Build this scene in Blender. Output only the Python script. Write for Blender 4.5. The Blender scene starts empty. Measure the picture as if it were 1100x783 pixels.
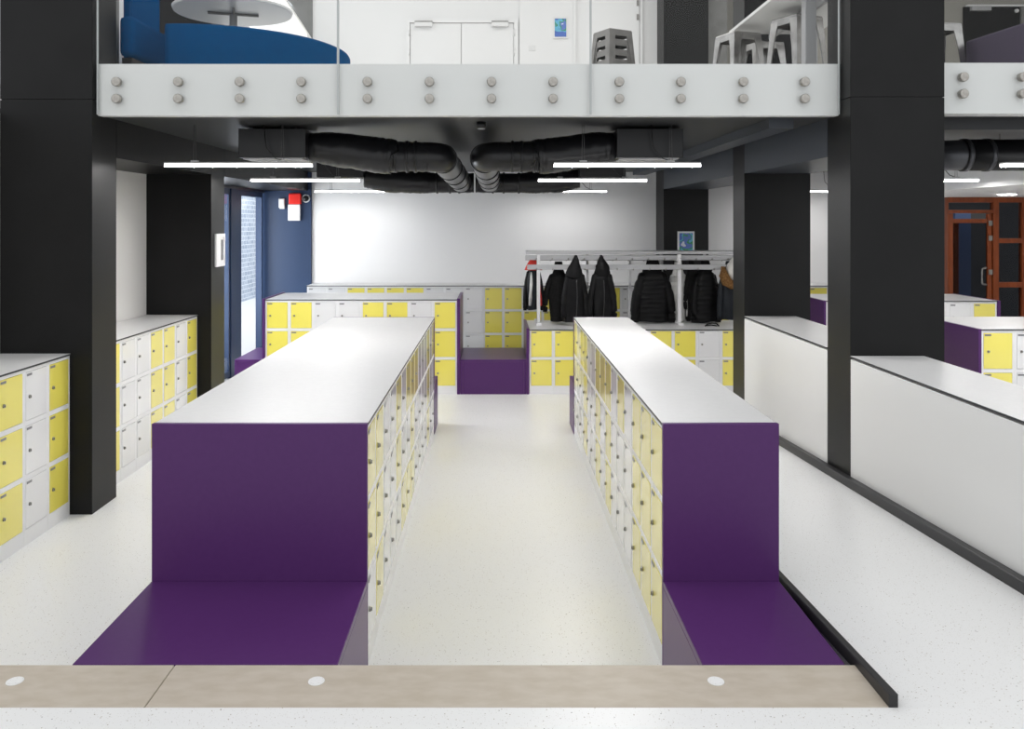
import bpy, bmesh, math, random
from mathutils import Vector, Matrix, noise

random.seed(7)
scene = bpy.context.scene
C = scene.collection
PI = math.pi
CAM_H = 2.15          # eye height above the sunken locker floor
FPX = 905.0           # focal length in pixels of the 1100 px wide frame
TOP3, TOP2 = 1.187, 0.812
UP = 0.44             # level of the raised near floor
SOF = 2.954           # underside of the gallery
MEZ = 3.20            # gallery floor

# ------------------------------------------------------------------ materials
def mat(name, col, rough=0.5, metal=0.0, spec=0.5, emit=None, estr=0.0, coat=0.0):
    m = bpy.data.materials.new(name); m.use_nodes = True
    b = m.node_tree.nodes['Principled BSDF']
    b.inputs['Base Color'].default_value = (*col, 1)
    b.inputs['Roughness'].default_value = rough
    b.inputs['Metallic'].default_value = metal
    b.inputs['Specular IOR Level'].default_value = spec
    if coat:
        b.inputs['Coat Weight'].default_value = coat; b.inputs['Coat Roughness'].default_value = 0.09; b.inputs['Coat IOR'].default_value = 1.6
    if emit:
        b.inputs['Emission Color'].default_value = (*emit, 1)
        b.inputs['Emission Strength'].default_value = estr
    return m

def nodes_of(m):
    return m.node_tree.nodes, m.node_tree.links, m.node_tree.nodes['Principled BSDF']

def mottled(name, c1, c2, scale, rough=0.5, spec=0.5, metal=0.0, detail=4, bump=0.0, stretch=(1, 1, 1)):
    m = mat(name, c1, rough, metal, spec)
    N, L, b = nodes_of(m)
    tc = N.new('ShaderNodeTexCoord'); mp = N.new('ShaderNodeMapping')
    mp.inputs['Scale'].default_value = stretch
    nz = N.new('ShaderNodeTexNoise'); nz.inputs['Scale'].default_value = scale; nz.inputs['Detail'].default_value = detail
    rp = N.new('ShaderNodeValToRGB')
    rp.color_ramp.elements[0].position = 0.35; rp.color_ramp.elements[1].position = 0.65
    rp.color_ramp.elements[0].color = (*c1, 1); rp.color_ramp.elements[1].color = (*c2, 1)
    L.new(tc.outputs['Object'], mp.inputs['Vector']); L.new(mp.outputs['Vector'], nz.inputs['Vector'])
    L.new(nz.outputs['Fac'], rp.inputs['Fac']); L.new(rp.outputs['Color'], b.inputs['Base Color'])
    if bump:
        bp = N.new('ShaderNodeBump'); bp.inputs['Strength'].default_value = bump; bp.inputs['Distance'].default_value = 0.01
        L.new(nz.outputs['Fac'], bp.inputs['Height']); L.new(bp.outputs['Normal'], b.inputs['Normal'])
    return m

def terrazzo():
    m = mat('white terrazzo', (0.76, 0.75, 0.735), 0.32, 0, 0.4)
    N, L, b = nodes_of(m)
    tc = N.new('ShaderNodeTexCoord')
    col = None
    base = (0.80, 0.797, 0.79, 1)
    prev = None
    for sc, thr, keep, c in ((70, 0.17, 0.72, (0.40, 0.35, 0.29, 1)), (130, 0.22, 0.55, (0.62, 0.60, 0.57, 1)), (48, 0.12, 0.82, (0.24, 0.23, 0.22, 1))):
        v = N.new('ShaderNodeTexVoronoi'); v.inputs['Scale'].default_value = sc
        L.new(tc.outputs['Object'], v.inputs['Vector'])
        lt = N.new('ShaderNodeMath'); lt.operation = 'LESS_THAN'; lt.inputs[1].default_value = thr
        L.new(v.outputs['Distance'], lt.inputs[0])
        sp = N.new('ShaderNodeSeparateColor'); L.new(v.outputs['Color'], sp.inputs['Color'])
        gt = N.new('ShaderNodeMath'); gt.operation = 'GREATER_THAN'; gt.inputs[1].default_value = keep
        L.new(sp.outputs['Red'], gt.inputs[0])
        mu = N.new('ShaderNodeMath'); mu.operation = 'MULTIPLY'
        L.new(lt.outputs[0], mu.inputs[0]); L.new(gt.outputs[0], mu.inputs[1])
        mx = N.new('ShaderNodeMix'); mx.data_type = 'RGBA'
        L.new(mu.outputs[0], mx.inputs['Factor'])
        if prev is None: mx.inputs['A'].default_value = base
        else: L.new(prev, mx.inputs['A'])
        mx.inputs['B'].default_value = c
        prev = mx.outputs['Result']
    L.new(prev, b.inputs['Base Color'])
    return m

def glass_mat(name, tint=(0.96, 0.98, 0.97), refl=0.06):
    m = bpy.data.materials.new(name); m.use_nodes = True
    N, L = m.node_tree.nodes, m.node_tree.links
    N.remove(N['Principled BSDF']); out = N['Material Output']
    t = N.new('ShaderNodeBsdfTransparent'); t.inputs['Color'].default_value = (*tint, 1)
    g = N.new('ShaderNodeBsdfGlossy'); g.inputs['Roughness'].default_value = 0.02
    lw = N.new('ShaderNodeLayerWeight'); lw.inputs['Blend'].default_value = 0.5
    pw = N.new('ShaderNodeMath'); pw.operation = 'POWER'; pw.inputs[1].default_value = 5; L.new(lw.outputs['Facing'], pw.inputs[0])
    fr = N.new('ShaderNodeMath'); fr.operation = 'MULTIPLY_ADD'; fr.inputs[1].default_value = 0.6; fr.inputs[2].default_value = 0.008; L.new(pw.outputs[0], fr.inputs[0])
    mx = N.new('ShaderNodeMixShader')
    L.new(fr.outputs[0], mx.inputs[0]); L.new(t.outputs[0], mx.inputs[1]); L.new(g.outputs[0], mx.inputs[2])
    L.new(mx.outputs[0], out.inputs['Surface'])
    return m

M = {}
M['floor'] = terrazzo()
M['concrete'] = mottled('beige concrete', (0.46, 0.40, 0.325), (0.52, 0.462, 0.39), 9, 0.5, 0.3, detail=10, stretch=(1, 2, 1))
M['white_wall'] = mat('white wall paint', (0.80, 0.80, 0.80), 0.6, 0, 0.3)
M['warm_wall'] = mat('warm white wall paint', (0.80, 0.785, 0.76), 0.6, 0, 0.3)
M['black'] = mottled('black column cladding', (0.0075, 0.0075, 0.0077), (0.0095, 0.0095, 0.0097), 3, 0.4, 0.2)
M['soffit'] = mat('dark soffit boards', (0.022, 0.023, 0.0255), 0.45, 0, 0.35)
def soffit_lines():
    N, L, b = nodes_of(M['soffit'])
    tc = N.new('ShaderNodeTexCoord'); sp = N.new('ShaderNodeSeparateXYZ'); L.new(tc.outputs['Object'], sp.inputs[0])
    md = N.new('ShaderNodeMath'); md.operation = 'MODULO'; md.inputs[1].default_value = 0.6; L.new(sp.outputs['Y'], md.inputs[0])
    lt = N.new('ShaderNodeMath'); lt.operation = 'LESS_THAN'; lt.inputs[1].default_value = 0.012; L.new(md.outputs[0], lt.inputs[0])
    mx = N.new('ShaderNodeMix'); mx.data_type = 'RGBA'
    mx.inputs['A'].default_value = (0.022, 0.023, 0.0255, 1); mx.inputs['B'].default_value = (0.008, 0.008, 0.009, 1)
    L.new(lt.outputs[0], mx.inputs['Factor']); L.new(mx.outputs['Result'], b.inputs['Base Color'])
soffit_lines()
M['beam_windowlit'] = mat('dark beam tinted by window light', (0.04, 0.046, 0.058), 0.4, 0, 0.4)  # window light on the ramp side beams, painted into their colour
M['navy'] = mat('navy blue paint', (0.017, 0.038, 0.092), 0.45, 0, 0.4)
M['purple'] = mottled('purple laminate', (0.076, 0.021, 0.116), (0.080, 0.023, 0.122), 40, 0.33, 0.28)
M['purple_edge'] = mat('purple laminate edge', (0.14, 0.075, 0.2), 0.4, 0, 0.5)
M['laminate'] = mottled('white laminate top', (0.67, 0.665, 0.66), (0.69, 0.685, 0.68), 30, 0.34, 0.4)
M['core'] = mat('dark laminate core', (0.03, 0.03, 0.032), 0.5, 0, 0.4)
M['panel'] = mat('white back panel', (0.74, 0.735, 0.72), 0.4, 0, 0.4)
M['frame'] = mat('white locker steel', (0.80, 0.80, 0.81), 0.3, 0, 0.5)
M['door_white'] = mat('white locker door', (0.79, 0.79, 0.80), 0.3, 0, 0.5, coat=1.0)
M['door_yellow'] = mat('yellow locker door', (0.86, 0.755, 0.125), 0.3, 0, 0.5, coat=1.0)
M['plate'] = mat('grey number plate', (0.19, 0.19, 0.2), 0.4)
M['chrome'] = mat('brushed steel', (0.34, 0.33, 0.31), 0.35, 1.0)
M['satin'] = mottled('satin steel disc', (0.34, 0.32, 0.29), (0.46, 0.44, 0.41), 60, 0.33, metal=1.0)
M['keyhole'] = mat('keyhole black', (0.01, 0.01, 0.01), 0.5)
M['fascia'] = mat('white fascia', (0.70, 0.70, 0.695), 0.45, 0, 0.4)
M['glass'] = glass_mat('clear glass', (0.985, 0.99, 0.987))
M['glass_edge'] = mat('pale glass joint', (0.45, 0.47, 0.47), 0.3)
M['duct'] = mat('black duct foil', (0.008, 0.008, 0.0095), 0.32, 0, 0.4)
M['duct_grey'] = mat('dark grey duct metal', (0.07, 0.072, 0.08), 0.35, 0.6, 0.5)
M['grille'] = mat('grey grille metal', (0.35, 0.35, 0.36), 0.5, 0.3)
M['lamp'] = mat('lamp diffuser', (0.9, 0.9, 0.88), 0.4, emit=(1.0, 0.985, 0.975), estr=118.0)
M['lamp_far'] = mat('lamp diffuser by the wall', (0.9, 0.9, 0.88), 0.4, emit=(1.0, 0.985, 0.975), estr=36.0)
M['lamp_side'] = mat('lamp side diffuser', (0.9, 0.9, 0.88), 0.4, emit=(1.0, 0.985, 0.975), estr=5.0)
M['lampbody'] = mat('lamp housing', (0.6, 0.6, 0.6), 0.4)
M['wire'] = mat('thin steel wire', (0.09, 0.09, 0.09), 0.5)
M['kerb'] = mat('black kerb steel', (0.022, 0.022, 0.023), 0.4, 0, 0.4)
M['fabric_blue'] = mottled('blue upholstery', (0.0, 0.052, 0.155), (0.0, 0.060, 0.175), 25, 0.8, 0.02)
M['fabric_plum'] = mottled('plum grey upholstery', (0.075, 0.06, 0.095), (0.085, 0.07, 0.105), 25, 0.8, 0.25)
M['white_gloss'] = mat('white table laminate', (0.75, 0.75, 0.74), 0.35)
M['galv'] = mottled('galvanised steel', (0.34, 0.33, 0.32), (0.46, 0.45, 0.44), 9, 0.27, metal=1.0)
M['gunmetal'] = mottled('gunmetal steel', (0.20, 0.195, 0.185), (0.26, 0.25, 0.24), 10, 0.4, metal=0.75)
M['red'] = mat('red plastic', (0.75, 0.02, 0.012), 0.35)
M['red_cloth'] = mat('red jacket cloth', (0.62, 0.03, 0.02), 0.7)
M['white_plastic'] = mat('white plastic', (0.75, 0.75, 0.75), 0.4)
M['timber'] = mottled('red brown timber', (0.20, 0.042, 0.009), (0.27, 0.06, 0.013), 7, 0.4, 0.4, stretch=(4, 4, 0.6))
M['dark_glass'] = glass_mat('dark door glass', (0.55, 0.57, 0.6))
M['dark'] = mat('dark interior paint', (0.012, 0.012, 0.013), 0.6)
M['grey_wall'] = mottled('grey concrete wall', (0.20, 0.20, 0.195), (0.25, 0.25, 0.245), 5, 0.7, 0.2)
M['beige_wall'] = mat('grey beige wall', (0.33, 0.32, 0.29), 0.6)
M['nylon'] = mottled('black nylon', (0.0042, 0.0042, 0.0046), (0.0075, 0.0075, 0.008), 9, 0.5, 0.15, bump=0.35)
M['wool'] = mottled('black wool', (0.006, 0.006, 0.006), (0.011, 0.011, 0.011), 40, 0.85, 0.2, bump=0.4)
M['navy_cloth'] = mottled('dark slate nylon', (0.008, 0.010, 0.014), (0.012, 0.015, 0.019), 12, 0.55, 0.25, bump=0.3)
M['pale_cloth'] = mottled('pale grey cloth', (0.5, 0.5, 0.48), (0.62, 0.62, 0.6), 7, 0.8, 0.2, bump=0.4)
M['cream_cloth'] = mottled('cream cloth', (0.62, 0.60, 0.56), (0.7, 0.68, 0.64), 9, 0.8, 0.2, bump=0.4)
M['fur'] = mottled('brown fur', (0.12, 0.055, 0.02), (0.24, 0.13, 0.05), 45, 0.9, 0.1, bump=1.0)
M['zip'] = mat('zip metal', (0.10, 0.10, 0.10), 0.35, 0.8)
def poster(name, seed):
    m = mat(name, (0.2, 0.4, 0.6), 0.5)
    N, L, b = nodes_of(m)
    tc = N.new('ShaderNodeTexCoord'); mp = N.new('ShaderNodeMapping'); mp.inputs['Location'].default_value = (seed, seed * 2, 0)
    nz = N.new('ShaderNodeTexNoise'); nz.inputs['Scale'].default_value = 6; nz.inputs['Detail'].default_value = 2
    rp = N.new('ShaderNodeValToRGB'); cr = rp.color_ramp; cr.interpolation = 'CONSTANT'
    cr.elements[0].color = (0.08, 0.16, 0.5, 1); cr.elements[1].position = 0.46; cr.elements[1].color = (0.14, 0.45, 0.65, 1)
    for p, c in ((0.52, (0.05, 0.30, 0.12, 1)), (0.57, (0.12, 0.2, 0.55, 1)), (0.66, (0.7, 0.75, 0.8, 1))):
        e = cr.elements.new(p); e.color = c
    L.new(tc.outputs['Object'], mp.inputs[0]); L.new(mp.outputs[0], nz.inputs['Vector'])
    L.new(nz.outputs['Fac'], rp.inputs['Fac']); L.new(rp.outputs['Color'], b.inputs['Base Color'])
    return m
M['poster_a'] = poster('blue green poster print', 1.3)
M['poster_b'] = poster('blue green map print', 4.1)
def brick_mat():
    m = mat('pale blue brick', (0.4, 0.45, 0.55), 0.8)
    N, L, b = nodes_of(m)
    tc = N.new('ShaderNodeTexCoord'); mp = N.new('ShaderNodeMapping'); mp.inputs['Rotation'].default_value = (0, PI / 2, PI / 2)
    br = N.new('ShaderNodeTexBrick'); br.inputs['Scale'].default_value = 2
    br.inputs['Color1'].default_value = (0.36, 0.42, 0.52, 1); br.inputs['Color2'].default_value = (0.5, 0.56, 0.66, 1)
    br.inputs['Mortar'].default_value = (0.8, 0.84, 0.9, 1)
    sx = N.new('ShaderNodeSeparateXYZ'); cx = N.new('ShaderNodeCombineXYZ')
    L.new(tc.outputs['Object'], sx.inputs[0]); L.new(sx.outputs['Y'], cx.inputs['X']); L.new(sx.outputs['Z'], cx.inputs['Y'])
    L.new(cx.outputs[0], br.inputs['Vector']); L.new(br.outputs['Color'], b.inputs['Base Color'])
    return m
M['brick'] = brick_mat()
M['lobby_blue'] = mat('lobby blue paint', (0.07, 0.125, 0.26), 0.5)

# ------------------------------------------------------------------ mesh helpers
def add_box(bm, x0, x1, y0, y1, z0, z1, mi=0, bev=0.0):
    r = bmesh.ops.create_cube(bm, size=1.0)
    vs = r['verts']
    for v in vs:
        v.co = Vector(((x0 + x1) / 2 + v.co.x * (x1 - x0), (y0 + y1) / 2 + v.co.y * (y1 - y0), (z0 + z1) / 2 + v.co.z * (z1 - z0)))
    fs = {f for v in vs for f in v.link_faces}
    for f in fs: f.material_index = mi
    if bev > 0:
        es = list({e for v in vs for e in v.link_edges})
        bmesh.ops.bevel(bm, geom=es, offset=bev, segments=2, affect='EDGES', profile=0.5, material=mi)
    return fs

def add_cyl(bm, p0, p1, r0, r1=None, seg=16, mi=0, cap=True):
    r1 = r0 if r1 is None else r1
    p0, p1 = Vector(p0), Vector(p1)
    d = p1 - p0; q = d.to_track_quat('Z', 'Y')
    rings = []
    for p, r in ((p0, r0), (p1, r1)):
        rings.append([bm.verts.new(p + q @ Vector((r * math.cos(2 * PI * i / seg), r * math.sin(2 * PI * i / seg), 0))) for i in range(seg)])
    for i in range(seg):
        f = bm.faces.new((rings[0][i], rings[0][(i + 1) % seg], rings[1][(i + 1) % seg], rings[1][i])); f.smooth = True; f.material_index = mi
    if cap:
        f = bm.faces.new(rings[0][::-1]); f.material_index = mi
        f = bm.faces.new(rings[1]); f.material_index = mi

def add_tube(bm, pts, rads, seg=20, mi=0, cap=True, ripple=0.0, rip_n=1):
    pts = [Vector(p) for p in pts]
    n = len(pts); rings = []
    up = Vector((0, 0, 1))
    for i, p in enumerate(pts):
        t = (pts[min(i + 1, n - 1)] - pts[max(i - 1, 0)]).normalized()
        a = t.cross(up)
        a = a.normalized() if a.length > 1e-4 else Vector((1, 0, 0))
        b = a.cross(t).normalized()
        r = rads[i] if isinstance(rads, (list, tuple)) else rads
        ring = []
        for k in range(seg):
            ang = 2 * PI * k / seg
            rr = r * (1 + ripple * noise.noise(Vector((i * 0.9, k * 0.5, r * 9))))
            ring.append(bm.verts.new(p + a * rr * math.cos(ang) + b * rr * math.sin(ang)))
        rings.append(ring)
    for i in range(n - 1):
        for k in range(seg):
            f = bm.faces.new((rings[i][k], rings[i][(k + 1) % seg], rings[i + 1][(k + 1) % seg], rings[i + 1][k])); f.smooth = True; f.material_index = mi
    if cap:
        f = bm.faces.new(rings[0][::-1]); f.material_index = mi
        f = bm.faces.new(rings[-1]); f.material_index = mi

def add_prism(bm, poly, z0, z1, mi=0):
    lo = [bm.verts.new((x, y, z0)) for x, y in poly]; hi = [bm.verts.new((x, y, z1)) for x, y in poly]
    n = len(poly)
    for i in range(n):
        f = bm.faces.new((lo[i], lo[(i + 1) % n], hi[(i + 1) % n], hi[i])); f.material_index = mi
    bm.faces.new(lo[::-1]).material_index = mi; bm.faces.new(hi).material_index = mi

def mesh_of(name, bm, mats):
    bmesh.ops.recalc_face_normals(bm, faces=bm.faces[:])
    me = bpy.data.meshes.new(name); bm.to_mesh(me); bm.free()
    for m in (mats if isinstance(mats, (list, tuple)) else [mats]): me.materials.append(M[m])
    return me

def link(name, me, parent=None, loc=(0, 0, 0), rz=0.0):
    o = bpy.data.objects.new(name, me); C.objects.link(o)
    o.location = loc; o.rotation_euler = (0, 0, rz)
    if parent is not None: o.parent = parent
    return o

def obj(name, bm, mats, parent=None, loc=(0, 0, 0), rz=0.0):
    return link(name, mesh_of(name, bm, mats), parent, loc, rz)

def tag(o, label, cat, group=None):
    o['label'] = label; o['category'] = cat
    if group: o['group'] = group
    return o

def thing(name, label, cat, loc=(0, 0, 0), rz=0.0, group=None):
    o = link(name, None, None, loc, rz)
    return tag(o, label, cat, group)

def box_obj(name, b, mats, parent=None, bev=0.0, loc=(0, 0, 0), rz=0.0):
    bm = bmesh.new(); add_box(bm, *b, bev=bev)
    return obj(name, bm, mats, parent, loc, rz)

def struct(name, b, mats, parent=None, bev=0.0):
    o = box_obj(name, b, mats, parent, bev)
    if parent is None: o['kind'] = 'structure'
    return o

def copy_tree(o, parent=None):
    c = o.copy(); C.objects.link(c); c.parent = parent
    for ch in list(o.children): copy_tree(ch, c)
    return c

# ------------------------------------------------------------------ setting: floors, ramp, step
struct('floor', (-3.8, 9.6, 3.26, 13.6, -0.15, 0.0), 'floor')
struct('floor', (-6.5, 9.6, -3.0, 2.97, 0.29, UP), 'floor')
bm = bmesh.new()                                                     # ramp running down beside the narrow island
R0, R1, RS = 2.97, 10.58, UP / (10.58 - 2.97)
prof = [(R0, 0.0), (R0, UP), (R1, 0.001)]
vs = [[bm.verts.new((x, y, z)) for y, z in prof] for x in (1.41, 2.57)]
bm.faces.new(vs[0]); bm.faces.new(vs[1][::-1])
for i in range(3): bm.faces.new((vs[0][i], vs[1][i], vs[1][(i + 1) % 3], vs[0][(i + 1) % 3]))
o = obj('floor_ramp', bm, 'floor'); o['kind'] = 'structure'
for x0, x1 in ((-6.5, -1.2365), (-1.2335, 1.40)):
    o = struct('concrete_step', (x0, x1, 2.972, 3.258, 0.0, UP), 'concrete', bev=0.004)
def rz_at(y): return UP - RS * (y - R0)
def kerb(x0, x1, y0, y1, h, lbl):
    bm = bmesh.new()
    a = [(x0, h), (x1, h), (x1, -0.004), (x0, -0.004)]
    ra = [bm.verts.new((x, y0, rz_at(y0) + z)) for x, z in a]; rb = [bm.verts.new((x, y1, rz_at(y1) + z)) for x, z in a]
    for i in range(4): bm.faces.new((ra[i], ra[(i + 1) % 4], rb[(i + 1) % 4], rb[i]))
    bm.faces.new(ra[::-1]); bm.faces.new(rb)
    bmesh.ops.bevel(bm, geom=bm.edges[:], offset=0.003, segments=1, affect='EDGES')
    o = obj('kerb_rail', bm, 'kerb'); tag(o, lbl, 'kerb'); return o
kerb(1.392, 1.425, R0, 9.6, 0.048, 'slim black steel kerb between the narrow purple bench and the ramp')
kerb(2.515, 2.566, R0 + 0.03, 10.3, 0.062, 'black steel kerb along the foot of the white back panels')

for x, l in ((-1.787, 'white round stud set in the concrete step, beside the slab joint'), (-0.663, 'white round stud in the concrete step in front of the wide purple bench'), (0.826, 'white round stud in the concrete step in front of the narrow purple bench')):
    bm = bmesh.new(); add_cyl(bm, (0, 0, 0), (0, 0, 0.0025), 0.031, 0.030, 28)
    add_cyl(bm, (0, 0, 0.0025), (0, 0, 0.0035), 0.024, 0.023, 28)
    tag(obj('floor_stud', bm, 'floor', loc=(x, 3.14, UP)), l, 'floor stud', 'studs in the concrete step')

# ------------------------------------------------------------------ setting: walls, columns, gallery
struct('wall_left', (-3.84, -3.64, 3.0, 9.24, 0, SOF), 'warm_wall')
struct('wall_back', (-2.90, 7.14, 13.40, 13.6, 0, SOF), 'white_wall')
struct('wall_back_navy', (-3.675, -2.905, 13.36, 13.6, 0, SOF), 'navy')
struct('wall_right', (9.5, 9.6, 3.0, 13.4, 0, 6.5), 'warm_wall')

def column(x0, x1, y0, y1):
    e = link('column', None); e['kind'] = 'structure'
    box_obj('cladding', (x0, x1, y0, y1, 0.0, 3.052), 'black', e, 0.004)
    box_obj('cladding', (x0, x1, y0, y1, 3.057, 6.6), 'black', e, 0.004)
    box_obj('core', (x0 + .01, x1 - .01, y0 + .01, y1 - .01, 3.04, 3.07), 'keyhole', e)
for y0, y1 in ((6.20, 6.60), (8.81, 9.24)): column(-3.64, -2.96, y0, y1)
for y0, y1 in ((6.08, 6.50), (8.66, 9.07), (12.78, 13.39)): column(2.57, 3.25, y0, y1)

def beams(x0, x1, spans, m):
    for y0, y1 in spans: struct('beam', (x0, x1, y0, y1, 2.655, SOF), m)
beams(-3.64, -2.96, ((6.602, 8.808), (9.242, 13.355)), 'black')
beams(2.57, 3.25, ((6.502, 8.658), (9.072, 12.778)), 'beam_windowlit')
struct('beam', (2.12, 2.31, 6.5, 12.9, 2.875, SOF), 'beam_windowlit')
struct('beam', (3.26, 9.5, 6.45, 6.75, 2.86, SOF), 'soffit')

struct('ceiling', (-3.9, 9.5, 6.36, 13.6, SOF, SOF + 0.06), 'soffit')
struct('ceiling_gallery', (-3.64, 9.5, 6.45, 13.6, 6.6, 6.7), 'white_wall')
struct('gallery_floor', (-3.9, 9.5, 6.40, 13.6, SOF + 0.06, MEZ), 'warm_wall')
struct('gallery_fascia', (-2.950, 2.562, 6.27, 6.36, 2.945, 3.330), 'fascia')
struct('gallery_fascia', (3.258, 8.5, 6.20, 6.36, 2.950, 3.325), 'fascia')
struct('ceiling_bulkhead', (5.56, 9.5, 7.2, 13.39, 2.55, SOF), 'white_wall')

# standoff bolt mesh
bm = bmesh.new()
add_cyl(bm, (0, 0.012, 0), (0, -0.022, 0), 0.034, seg=28)
add_cyl(bm, (0, -0.022, 0), (0, -0.026, 0), 0.034, 0.030, seg=28)
bolt_me = mesh_of('standoff_bolt', bm, 'satin')
def balustrade(x0, x1, yf, bolts, zs, lbl):
    e = thing('glass_balustrade', lbl, 'balustrade', ((x0 + x1) / 2, yf - 0.024, 2.95), group='glass panels of the gallery front')
    w = (x1 - x0) / 2 - 0.004
    box_obj('glass_panel', (-w, w, -0.009, 0.009, 0.0, 1.35), 'glass', e)
    for s in (-1, 1): box_obj('panel_edge', (s * w - 0.0035, s * w + 0.0035, -0.0092, 0.0092, 0.0, 1.35), 'glass_edge', e)
    for bx in bolts:
        for z in zs: link('standoff_bolt', bolt_me, e, (bx - (x0 + x1) / 2, -0.010, z - 2.95))
def xb(px, d=6.24): return (px - 531) * d / FPX
zb = tuple(CAM_H + (239 - y) * 6.24 / FPX for y in (88.2, 106.2))
balustrade(-2.945, xb(363), 6.27, [xb(p) for p in (126, 192, 258, 324)], zb, 'glass gallery panel in front of the blue sofas with steel bolts along the white fascia')
balustrade(xb(363), xb(634.5), 6.27, [xb(p) for p in (395, 461.5, 528, 594)], zb, 'glass gallery panel below the white double door with steel bolts along the fascia')
balustrade(xb(634.5), 2.558, 6.27, [xb(p) for p in (665, 731, 798, 864)], zb, 'glass gallery panel in front of the metal stools with steel bolts along the fascia')
zb2 = tuple(CAM_H + (239 - y) * 6.17 / FPX for y in (83.0, 101.0))
balustrade(3.262, 6.0, 6.20, [xb(p, 6.17) for p in (1034, 1098, 1162)], zb2, 'glass gallery panel beyond the wide black column in front of the plum sofa')

# windows in the side wall and the street front outside
def window(n, y0, y1):
    e = link('window_%d' % n, None); e['kind'] = 'structure'
    z0, z1, x = 0.03, 2.62, -3.69
    for a in ((y0, y0 + .06, z0, z1), (y1 - .06, y1, z0, z1)): box_obj('window_frame', (x - .05, x + .045, *a), 'navy', e)
    box_obj('window_frame', (x - .05, x + .045, y0 + .06, y1 - .06, z1 - .08, z1), 'navy', e)
    box_obj('window_sill', (x - .05, x + .045, y0 + .06, y1 - .06, z0, z0 + .08), 'navy', e)
    box_obj('pane', (x + .022, x + .034, y0 + .06, y1 - .06, z0 + .08, z1 - .08), 'glass', e)
window(1, 9.30, 11.62); window(2, 12.08, 13.26)
struct('wall_left_pier', (-3.70, -3.63, 11.625, 12.075, 0, 2.62), 'navy')
struct('wall_left_head', (-3.80, -3.64, 9.245, 13.355, 2.622, SOF), 'duct_grey')
e = thing('street_facade', 'pale blue brick building seen through the tall windows', 'building', (-7.0, 13.5, -0.6))
bm = bmesh.new(); add_box(bm, -0.3, 0, -2.5, 12, 0, 3.8); obj('brick_wall', bm, 'brick', e)
for k in range(4):
    y = -1.6 + k * 2.6
    for z in (1.3,):
        w = box_obj('window', (0.0, 0.05, y, y + 1.1, z, z + 1.7), 'white_plastic', e)
        box_obj('pane', (0.051, 0.06, y + .08, y + 1.02, z + .08, z + 1.62), 'navy', w)
struct('pavement', (-8, -3.85, 7, 26, -0.6, -0.05), 'warm_wall')

# navy wall fittings
e = thing('fire_alarm_sounder', 'red fire alarm sounder above a white box on the navy wall', 'alarm', (-3.145, 13.36, 2.44))
bm = bmesh.new(); add_box(bm, -0.10, 0.09, -0.08, 0, 0.0, 0.17, bev=0.015); obj('sounder', bm, 'red', e)
bm = bmesh.new(); add_box(bm, -0.115, 0.075, -0.06, 0, -0.26, -0.005, bev=0.008); obj('call_box', bm, 'white_plastic', e)
e = thing('wall_sensor', 'small white sensor on the navy wall beside the red alarm', 'sensor', (-3.36, 13.36, 2.44))
bm = bmesh.new(); add_box(bm, -0.05, 0.04, -0.05, 0, -0.06, 0.09, bev=0.012); obj('housing', bm, 'white_plastic', e)
bm = bmesh.new(); add_box(bm, -0.03, 0.045, -0.06, -0.03, -0.075, -0.02, bev=0.006); obj('lens', bm, 'white_plastic', e)
e = thing('security_camera', 'small dark dome camera by the red alarm', 'camera', (-2.985, 13.36, 2.53))
bm = bmesh.new(); bmesh.ops.create_uvsphere(bm, u_segments=20, v_segments=12, radius=0.05)
for v in bm.verts: v.co.y = v.co.y * 0.8 - 0.03
for f in bm.faces: f.smooth = True
obj('dome', bm, 'duct', e)
bm = bmesh.new(); add_cyl(bm, (0, 0, 0), (0, -0.03, 0), 0.065, 0.06, 24); obj('mount', bm, 'white_plastic', e)

def framed(name, label, cat, loc, w, h, rz, inner, frame='white_plastic', t=0.02, b=0.025):
    e = thing(name, label, cat, loc, rz)
    bm = bmesh.new()
    add_box(bm, -w / 2, w / 2, -t, -0.001, -h / 2, -h / 2 + b); add_box(bm, -w / 2, w / 2, -t, -0.001, h / 2 - b, h / 2)
    add_box(bm, -w / 2, -w / 2 + b, -t, -0.001, -h / 2 + b, h / 2 - b); add_box(bm, w / 2 - b, w / 2, -t, -0.001, -h / 2 + b, h / 2 - b)
    obj('frame', bm, frame, e)
    box_obj('sheet', (-w / 2 + b, w / 2 - b, -t * 0.6, -0.001, -h / 2 + b, h / 2 - b), inner, e)
    return e
e = framed('notice_holder', 'white framed notice on the side of the black column by the windows', 'notice', (-2.96, 9.06, 1.855), 0.29, 0.35, PI / 2, 'white_plastic', b=0.03)
box_obj('slot', (0.03, 0.07, -0.024, -0.012, -0.11, 0.11), 'plate', e)
framed('poster', 'blue and green poster in a white frame on the black column behind the coat rack', 'poster', (2.905, 12.78, 1.845), 0.255, 0.34, 0, 'poster_b')

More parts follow.
